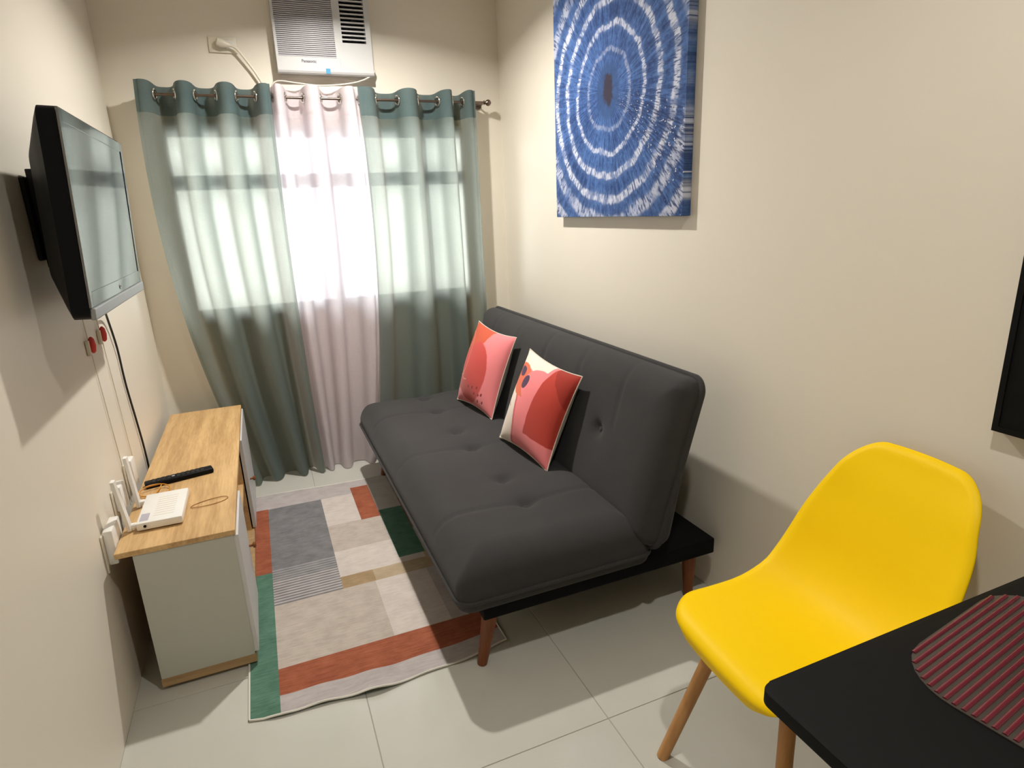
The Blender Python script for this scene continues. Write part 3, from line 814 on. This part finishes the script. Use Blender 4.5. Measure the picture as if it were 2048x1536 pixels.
# ------------------------------------------------------------------ window air conditioner
def aircon():
    x0, x1, z0, z1, yf = 0.236, 0.716, 2.156, 2.57, 3.545
    t = thing('air_conditioner', 'white window air conditioner in the wall above the curtains', 'air conditioner', ((x0+x1)/2, YB, z0))
    obj('chassis', bx(AX0+0.004, AX1-0.004, yf+0.05, YB+0.30, AZ0+0.004, AZ1-0.004, 0.003, 1), M['acwhite'], t)
    # fascia with openings for the grille and the outlet
    gx0, gx1, gz0, gz1 = x0+0.012, x0+0.294, 2.232, z1-0.03      # intake grille
    vx0, vx1, vz0, vz1 = x0+0.332, x1-0.026, 2.304, z1-0.03     # louvred outlet
    b = new(); d = yf+0.055
    for r in ((x0, x1, z0+0.012, gz0), (x0, gx0, gz0, z1), (gx0, gx1, gz1, z1), (gx1, vx0, gz0, z1), (vx0, x1, gz0, vz0), (vx1, x1, vz0, z1), (vx0, vx1, vz1, z1)):
        box(b, r[0], r[1], yf, d, r[2], r[3])
    bmesh.ops.remove_doubles(b, verts=b.verts, dist=1e-5)
    fa = obj('fascia', b, M['acwhite'], t)
    # rolled lower lip
    b = new(); prof = [(yf, z0+0.012), (yf+0.004, z0+0.003), (yf+0.012, z0-0.003), (yf+0.055, z0+0.004), (yf+0.055, z0+0.012)]
    A = [b.verts.new((x0, y, z)) for y, z in prof]; B = [b.verts.new((x1, y, z)) for y, z in prof]
    for k in range(len(A)): b.faces.new((A[k], A[(k+1) % 5], B[(k+1) % 5], B[k]))
    b.faces.new(A); b.faces.new(B[::-1]); obj('lower_lip', b, M['acwhite'], t)
    obj('filter', bx(gx0, gx1, yf+0.022, yf+0.028, gz0, gz1), M['silver'], t)
    n = 34; p = (gz1-gz0)/n
    me = None
    for k in range(n):
        z = gz0+(k+0.5)*p
        b = bx(gx0, gx1, yf+0.003, yf+0.012, z-p*0.34, z+p*0.34)
        for v in b.verts:
            if v.co.y > yf+0.008: v.co.z += 0.002
        obj('slat', b, M['acgrille'], t)
    obj('cavity', bx(vx0, vx1, yf+0.048, yf+0.054, vz0, vz1), M['acdark'], t)
    n = 12; p = (vz1-vz0)/n
    for k in range(n+1):
        z = vz0+k*p
        b = bx(vx0, vx1, yf+0.004, yf+0.030, z-0.0035, z+0.0035)
        for v in b.verts:
            if v.co.y > yf+0.015: v.co.z += 0.004
        obj('louvre', b, M['acwhite'], t)
    for k in range(3):
        x = lerp(vx0, vx1, (k+1)/4); obj('vane', bx(x-0.0015, x+0.0015, yf+0.032, yf+0.046, vz0, vz1), M['acdark'], t)
    obj('panel_line', bx(x0+0.311, x0+0.3125, yf-0.0006, yf+0.001, z0+0.03, gz0), M['acgrille'], t)
    # maker's lettering and energy sticker
    cu = bpy.data.curves.new('lettering', 'FONT'); cu.body = 'Panasonic'; cu.size = 0.0185; cu.extrude = 0.0003; cu.align_x = 'CENTER'
    try: cu.offset = 0.0006
    except Exception: pass
    to = bpy.data.objects.new('lettering_tmp', cu); COL.objects.link(to)
    dg = bpy.context.evaluated_depsgraph_get(); dg.update()
    me = bpy.data.meshes.new_from_object(to.evaluated_get(dg)); bpy.data.objects.remove(to)
    me.materials.clear(); me.materials.append(M['letter'])
    o = bpy.data.objects.new('lettering', me); link(o, t); o.rotation_euler = (math.pi/2, 0, 0); o.location = (x0+0.155-t.location.x, yf-0.0007-t.location.y, 2.207-t.location.z)
    o['label'] = 'small dark maker lettering'
    st = obj('sticker', bx(x0+0.234, x0+0.256, yf-0.001, yf+0.002, 2.158, 2.182), M['blue'], t); st['label'] = 'small blue sticker'
aircon()
# trim around the sleeve
b = new(); w = 0.022
box(b, AX0-w-0.006, AX0, YB-0.012, YB, AZ0-w, AZ1+w); box(b, AX1, AX1+w+0.012, YB-0.012, YB, AZ0-w, AZ1+w); box(b, AX0, AX1, YB-0.012, YB, AZ0-w-0.025, AZ0); box(b, AX0, AX1, YB-0.012, YB, AZ1, AZ1+w)
tag(obj('trim_1', b, M['wall']), kind='structure')
# outlet, plug and cords
t = thing('wall_outlet', 'cream wall outlet plate left of the air conditioner', 'outlet', (0.0, YB, 2.245))
obj('plate', bx(-0.066, 0.062, YB-0.009, YB-0.0005, 2.246, 2.318, 0.003, 2), M['ivory'], t, 40)
obj('socket', bx(0.012, 0.046, YB-0.0105, YB-0.008, 2.262, 2.302, 0.001, 1), M['whiteplastic'], t)
t = thing('plug_cord', 'cream plug and cord running from the wall outlet behind the teal curtain', 'cord', (0.0, YB-0.04, 2.28))
b = new(); lathe(b, [(0.010, -0.036), (0.019, -0.030), (0.020, -0.004), (0.013, 0.012), (0.007, 0.03)], (0, 0, 0), 'X', 14)
for v in b.verts: v.co.y *= 0.75
xform(b, Matrix.Translation((0.004, YB-0.034, 2.282)) @ Matrix.Rotation(math.radians(14), 4, 'Y')); obj('plug', b, M['ivory'], t, 40)
b = new(); tube(b, spline([(0.03, YB-0.034, 2.276), (0.06, YB-0.034, 2.26), (0.10, YB-0.03, 2.205), (0.135, YB-0.028, 2.15), (0.16, YB-0.025, 2.09), (0.17, YB-0.02, 1.98)]), 0.0058, 8); obj('cord', b, M['ivory'], t, 60)
b = new(); tube(b, spline([(0.712, 3.60, 2.22), (0.728, 3.575, 2.188), (0.69, 3.56, 2.152), (0.62, 3.55, 2.124), (0.52, 3.55, 2.108), (0.42, 3.55, 2.102), (0.32, 3.55, 2.110), (0.22, 3.56, 2.116), (0.18, 3.57, 2.06)]), 0.0038, 8)
tag(obj('aircon_cord', b, M['whitecable'], None, 60), 'thin white cord looping below the air conditioner to the curtain top', 'cord')

# ------------------------------------------------------------------ tie-dye canvas on the right wall
def canvas():
    cy, cz = 2.343, 1.895
    n = NT('indigo_shibori_print'); v0 = n.coords('Object', loc=(0, 0, 0))
    s = n.sep(v0); y, z = n.math('DIVIDE', s[1], 1.07), s[2]
    ang = n.math('ARCTAN2', z, y); rad = n.math('SQRT', n.math('ADD', n.math('MULTIPLY', y, y), n.math('MULTIPLY', z, z)))
    ca, sa = n.math('COSINE', ang), n.math('SINE', ang)
    def vec(x, y_, z_):
        c = n.node('ShaderNodeCombineXYZ'); n.put(c.inputs[0], x); n.put(c.inputs[1], y_); n.put(c.inputs[2], z_); return c.outputs[0]
    # radial pleats: noise that varies fast with angle and slowly with radius
    pl_ = n.noise(vec(n.math('MULTIPLY', ca, 22), n.math('MULTIPLY', sa, 22), n.math('MULTIPLY', rad, 9)), 1.0, 3, 0.6)
    pf = n.noise(vec(n.math('MULTIPLY', ca, 60), n.math('MULTIPLY', sa, 60), n.math('MULTIPLY', rad, 26)), 1.0, 2, 0.6)
    big = n.noise(v0, 5.0, 4, 0.6)
    fine = n.noise(v0, 60.0, 4, 0.7)
    r2 = n.math('ADD', rad, n.math('MULTIPLY', n.math('SUBTRACT', big, 0.5), 0.035))
    r2 = n.math('ADD', r2, n.math('MULTIPLY', n.math('SUBTRACT', pl_, 0.5), 0.022))
    f0 = n.math('ADD', n.math('MULTIPLY', pl_, 0.6), n.math('MULTIPLY', fine, 0.4))
    f1 = n.math('ADD', n.math('MULTIPLY', f0, 0.7), n.math('MULTIPLY', big, 0.3))
    col = n.mix(n.smoothmask(f1, 0.36, 0.64), (0.018, 0.045, 0.160), (0.085, 0.185, 0.47))
    col = n.mix(n.math('MULTIPLY', n.smoothmask(pf, 0.58, 0.74), 0.18), col, (0.30, 0.43, 0.72))
    # light rings
    wob = n.noise(vec(n.math('MULTIPLY', ca, 3.0), n.math('MULTIPLY', sa, 3.0), n.math('MULTIPLY', rad, 5)), 1.0, 3, 0.6)
    seg = n.noise(vec(n.math('MULTIPLY', ca, 13), n.math('MULTIPLY', sa, 13), n.math('MULTIPLY', rad, 16)), 1.0, 2, 0.5)
    thin = n.smoothmask(pf, 0.38, 0.50)
    blk = n.math('MULTIPLY', n.math('ADD', n.math('MULTIPLY', n.smoothmask(seg, 0.36, 0.56), 0.75), 0.25), n.math('ADD', n.math('MULTIPLY', thin, 0.8), 0.2))
    r3 = n.math('ADD', r2, n.math('MULTIPLY', n.math('SUBTRACT', wob, 0.5), 0.045))
    for r, w, st in ((0.150, 0.011, 0.35), (0.238, 0.013, 0.8), (0.330, 0.018, 0.85), (0.422, 0.022, 0.9), (0.51, 0.036, 0.7), (0.62, 0.03, 0.8)):
        d = n.math('ABSOLUTE', n.math('SUBTRACT', r3, r))
        halo = n.math('MULTIPLY', n.smoothmask(d, w*2.0, w*0.4), 0.25*st)
        col = n.mix(halo, col, (0.24, 0.36, 0.68))
        m = n.math('MULTIPLY', n.math('MULTIPLY', n.smoothmask(d, w, w*0.45), blk), st)
        col = n.mix(m, col, (0.70, 0.74, 0.88))
    dk = n.math('MULTIPLY', n.smoothmask(pf, 0.44, 0.36), 0.55)
    col = n.mix(dk, col, (0.018, 0.034, 0.12))
    re = n.math('SQRT', n.math('ADD', n.math('POWER', n.math('MULTIPLY', y, 1.35), 2.0), n.math('MULTIPLY', z, z)))
    re = n.math('ADD', re, n.math('MULTIPLY', n.math('SUBTRACT', pl_, 0.5), 0.05))
    col = n.mix(n.math('MULTIPLY', n.smoothmask(re, 0.125, 0.095), 0.75), col, (0.035, 0.080, 0.21))
    rc = n.math('ADD', n.math('SQRT', n.math('ADD', n.math('POWER', n.math('MULTIPLY', y, 1.25), 2.0), n.math('POWER', n.math('MULTIPLY', z, 0.62), 2.0))), n.math('MULTIPLY', n.math('SUBTRACT', n.noise(v0, 22.0, 4, 0.7), 0.5), 0.06))
    col = n.mix(n.smoothmask(rc, 0.05, 0.032), col, (0.040, 0.034, 0.060))
    # fine white splashes out to the lower right
    sp = n.node('ShaderNodeTexVoronoi'); n.l.new(vec(n.math('MULTIPLY', ang, 26), n.math('MULTIPLY', rad, 60), 0.0), sp.inputs['Vector']); sp.inputs['Scale'].default_value = 1.0
    dots = n.smoothmask(sp.outputs['Distance'], 0.2, 0.12)
    sect = n.math('MULTIPLY', n.smoothmask(n.math('ABSOLUTE', n.math('SUBTRACT', ang, -2.62)), 0.42, 0.1), n.smoothmask(rad, 0.06, 0.12))
    dark = n.math('MULTIPLY', n.smoothmask(pf, 0.55, 0.48), sect)
    col = n.mix(n.math('MULTIPLY', dark, 0.5), col, (0.02, 0.03, 0.10))
    col = n.mix(n.math('MULTIPLY', dots, sect), col, (0.78, 0.80, 0.88))
    n.base(col, 0.75, spec=0.25)
    t = thing('canvas_print', 'large blue and white tie-dye ring canvas hung on the right wall', 'painting', (1.437, cy, cz))
    b = bx(1.417, 1.4545, 1.838, 2.826, 1.402, 2.41, 0.003, 2)
    obj('canvas', b, n.m, t, 40)
    b = new(); 
    for y0, y1, z0, z1 in ((1.848, 1.88, 1.41, 2.40), (2.78, 2.815, 1.41, 2.40), (1.88, 2.78, 1.41, 1.44), (1.88, 2.78, 2.37, 2.40)): box(b, 1.440, 1.4548, y0, y1, z0, z1)
    obj('stretcher_bar', b, M['oakx'], t)
canvas()
# black panel at the right edge
t = thing('black_wall_panel', 'flat black panel on the wall above the yellow chair at the right edge', 'panel', (XR, 0.45, 0.945))
obj('panel', bx(XR-0.022, XR-0.001, 0.16, 0.760, 0.944, 1.62, 0.002, 1), M['black'], t)
b = new()
for y0, y1, z0, z1 in ((0.16, 0.172, 0.944, 1.62), (0.748, 0.760, 0.944, 1.62), (0.172, 0.748, 0.944, 0.956), (0.172, 0.748, 1.608, 1.62)): box(b, XR-0.025, XR-0.0215, y0, y1, z0, z1)
obj('frame_edge', b, M['black'], t)

# ------------------------------------------------------------------ yellow shell chair
def shell_chair():
    t = thing('shell_chair', 'yellow plastic shell chair with wooden legs pulled up to the black table', 'chair', (1.08, 0.89, 0))
    cy = 0.899
    # side profile: x, z, half width, how far the sides rise towards the sitter
    prof = [(0.842, 0.415, 0.216, 0.000), (0.851, 0.437, 0.219, 0.001), (0.878, 0.448, 0.224, 0.003), (0.925, 0.446, 0.236, 0.008), (1.00, 0.438, 0.240, 0.015), (1.08, 0.432, 0.240, 0.027),
            (1.145, 0.437, 0.237, 0.043), (1.20, 0.458, 0.237, 0.050), (1.242, 0.498, 0.239, 0.050), (1.274, 0.55, 0.239, 0.044), (1.304, 0.62, 0.233, 0.035),
            (1.334, 0.69, 0.218, 0.027), (1.360, 0.75, 0.196, 0.024), (1.384, 0.80, 0.183, 0.018), (1.400, 0.836, 0.172, 0.012)]
    P = spline([(p[0], p[1], 0) for p in prof], 8); Q = spline([(p[2], p[3], 0) for p in prof], 8)
    n = len(P); S = [0.0]
    for a, c in zip(P, P[1:]): S.append(S[-1]+(c-a).length)
    tot = S[-1]
    def at(s):
        s = max(0.0, min(tot, s)); i = 0
        lo, hi = 0, n-2
        while lo < hi:
            m_ = (lo+hi+1)//2
            if S[m_] <= s: lo = m_
            else: hi = m_-1
        i = lo; q = (s-S[i])/(S[i+1]-S[i])
        tg = lerp(P[i+1]-P[max(i-1, 0)], P[min(i+2, n-1)]-P[i], q).normalized()
        return P[i].lerp(P[i+1], q), Q[i].lerp(Q[i+1], q), tg
    NS, NW = 96, 56
    def flat(a, c):
        """square [-1,1]^2 -> rounded sheet outline (length along the profile, width)"""
        X, Y = a*tot/2, c*0.23
        r = 0.115 if a < 0 else 0.10
        cx, cy_ = tot/2-r, 0.23-r
        if abs(X) > cx and abs(Y) > cy_:
            dx, dy = abs(X)-cx, abs(Y)-cy_; m_ = max(dx, dy); L = math.hypot(dx, dy)
            if L > 1e-9: dx, dy = dx/L*m_, dy/L*m_
            X, Y = math.copysign(cx+dx, X), math.copysign(cy_+dy, Y)
        qx, qy = abs(X)-cx, abs(Y)-cy_
        d = r-(math.hypot(max(qx, 0), max(qy, 0))+min(max(qx, qy), 0))
        return X+tot/2, Y/0.23, d
    b = new(); G = []
    for i in range(NS+1):
        a = -1+2*i/NS; a = 0.6*a+0.4*math.sin(a*math.pi/2); row = []
        for j in range(NW+1):
            c = -1+2*j/NW; c = 0.55*c+0.45*math.sin(c*math.pi/2)
            s, yn, d = flat(a, c)
            p, q, tg = at(s); nr = Vector((-tg.y, tg.x, 0))
            bow = -0.012*(1-yn*yn)*(1-sstep(0, 0.12, s)) * 0 + 0.014*(1-yn*yn)*sstep(tot-0.14, tot, s)
            h = q.y*abs(yn)**2.4 - 0.011*(max(0.0, 1-d/0.024))**2
            pp = p+nr*h+tg*bow - tg*0.016*(1-yn*yn)*(1-sstep(0, 0.16, s))
            row.append(b.verts.new((pp.x, cy+yn*q.x*0.955, pp.y)))
        G.append(row)
    for i in range(NS):
        for j in range(NW): b.faces.new((G[i][j], G[i+1][j], G[i+1][j+1], G[i][j+1]))
    xform(b, Matrix.Translation((1.1, cy, 0)) @ Matrix.Rotation(math.radians(-4), 4, 'Z') @ Matrix.Translation((-1.1, -cy, 0)))
    sh = obj('seat_shell', b, M['yellow'], t, 180)
    md = sh.modifiers.new('thick', 'SOLIDIFY'); md.thickness = 0.007; md.offset = 0.0
    md = sh.modifiers.new('round', 'BEVEL'); md.width = 0.0028; md.segments = 3; md.limit_method = 'ANGLE'; md.angle_limit = math.radians(50)
    tops = ((0.935, 1.005), (0.935, 0.781), (1.175, 1.000), (1.175, 0.786))
    feet = ((0.832, 1.078), (0.845, 0.700), (1.315, 1.075), (1.315, 0.711))
    for (tx, ty), (fx, fy) in zip(tops, feet):
        b = new(); tube(b, [(fx, fy, 0.0), (lerp(fx, tx, .75), lerp(fy, ty, .75), 0.30), (tx, ty, 0.405)], 0.0165, 16, r2=0.0185)
        zc = min(v.co.z for v in b.verts)
        for v in b.verts: v.co.z = max(v.co.z, 0.0)
        obj('leg', b, M['oakleg'], t, 40)
    for a, c in ((0, 3), (1, 2)):
        pa = (lerp(feet[a][0], tops[a][0], .86), lerp(feet[a][1], tops[a][1], .86), 0.345); pc = (lerp(tops[c][0], feet[c][0], .05), lerp(tops[c][1], feet[c][1], .05), 0.385)
        b = new(); tube(b, [pa, pc], 0.004, 8); obj('brace', b, M['blackmetal'], t, 40)
        pa = (lerp(feet[c][0], tops[c][0], .86), lerp(feet[c][1], tops[c][1], .86), 0.345); pc = (lerp(tops[a][0], feet[a][0], .05), lerp(tops[a][1], feet[a][1], .05), 0.385)
        b = new(); tube(b, [pa, pc], 0.004, 8); obj('brace', b, M['blackmetal'], t, 40)
    b = new(); box(b, 0.93, 1.18, 0.775, 0.795, 0.395, 0.42, 0.003, 1); box(b, 0.93, 1.18, 0.99, 1.01, 0.395, 0.42, 0.003, 1); obj('mounting_rail', b, M['blackmetal'], t)
shell_chair()

# ------------------------------------------------------------------ black dining table and placemat
TZ0 = 0.75
def rounded_slab(pts_r, x0, x1, y0, y1, r, z0, z1, rot=0.0, bev=0.003):
    b = new(); pts = []
    cx, cy = (x0+x1)/2, (y0+y1)/2
    for (qx, qy, a0) in ((x1-r, y1-r, 0), (x0+r, y1-r, 90), (x0+r, y0+r, 180), (x1-r, y0+r, 270)):
        for k in range(9):
            a = math.radians(a0+90*k/8); px, py = qx+r*math.cos(a)-cx, qy+r*math.sin(a)-cy
            pts.append((cx+px*math.cos(rot)-py*math.sin(rot), cy+px*math.sin(rot)+py*math.cos(rot)))
    A = [b.verts.new((x, y, z0)) for x, y in pts]; B = [b.verts.new((x, y, z1)) for x, y in pts]; n = len(A)
    b.faces.new(A[::-1]); tp = b.faces.new(B)
    for k in range(n): b.faces.new((A[k], A[(k+1) % n], B[(k+1) % n], B[k]))
    if bev: bmesh.ops.bevel(b, geom=list(tp.edges), offset=bev, segments=2, affect='EDGES', profile=0.5)
    return b
t = thing('dining_table', 'matt black dining table with rounded corners in the lower right', 'table', (1.02, 0.16, 0))
obj('tabletop', rounded_slab(0, 0.603, 1.445, -0.24, 0.562, 0.022, TZ0-0.022, TZ0), M['black'], t, 40)
for x in (0.85, 1.34):
    for y in (-0.13, 0.31):
        b = new(); tube(b, [(x, y, 0), (x, y, TZ0-0.022)], 0.015, 14, r2=0.022); obj('leg', b, M['black'], t, 40)
b = new(); box(b, 0.86, 1.33, 0.30, 0.32, TZ0-0.06, TZ0-0.022); box(b, 0.86, 1.33, -0.14, -0.12, TZ0-0.06, TZ0-0.022); box(b, 0.84, 0.86, -0.14, 0.32, TZ0-0.06, TZ0-0.022); box(b, 1.33, 1.35, -0.14, 0.32, TZ0-0.06, TZ0-0.022)
obj('apron', b, M['black'], t)
def placemat():
    cx, cy, hw, hh, r, rot = 1.020, 0.372, 0.195, 0.165, 0.095, math.radians(8)
    t = thing('placemat', 'ribbed maroon placemat with rounded corners on the black table', 'placemat', (cx, cy, TZ0))
    sheet = plain('smoky_plastic_sheet', (0.050, 0.040, 0.033), 0.3, spec=0.4)
    ribm = plain('maroon_plastic_rib', (0.150, 0.022, 0.034), 0.14, spec=0.5)
    obj('sheet', rounded_slab(0, cx-hw, cx+hw, cy-hh, cy+hh, r, TZ0+0.0004, TZ0+0.0022, rot, 0.0006), sheet, t, 40)
    p = 0.0118; n = int(2*hh/p)
    for k in range(n):
        yy = -hh+(k+0.5)*(2*hh/n)
        dy = abs(yy)-(hh-r); half_ = hw-0.004 if dy <= 0 else hw-r+math.sqrt(max(0, r*r-dy*dy))-0.004
        b = new(); pts = []
        A = []
        for j in range(7):
            a = math.pi*j/6; A.append((math.cos(a)*0.0036, math.sin(a)*0.0024))
        L = [b.verts.new((-half_, yy+c, 0.0021+s_)) for c, s_ in A]; Rr = [b.verts.new((half_, yy+c, 0.0021+s_)) for c, s_ in A]
        for j in range(6): b.faces.new((L[j], L[j+1], Rr[j+1], Rr[j]))
        b.faces.new(L); b.faces.new(Rr[::-1]); b.faces.new((L[0], Rr[0], Rr[6], L[6]))
        xform(b, Matrix.Translation((cx, cy, TZ0)) @ Matrix.Rotation(rot, 4, 'Z'))
        obj('rib', b, ribm, t, 50)
placemat()
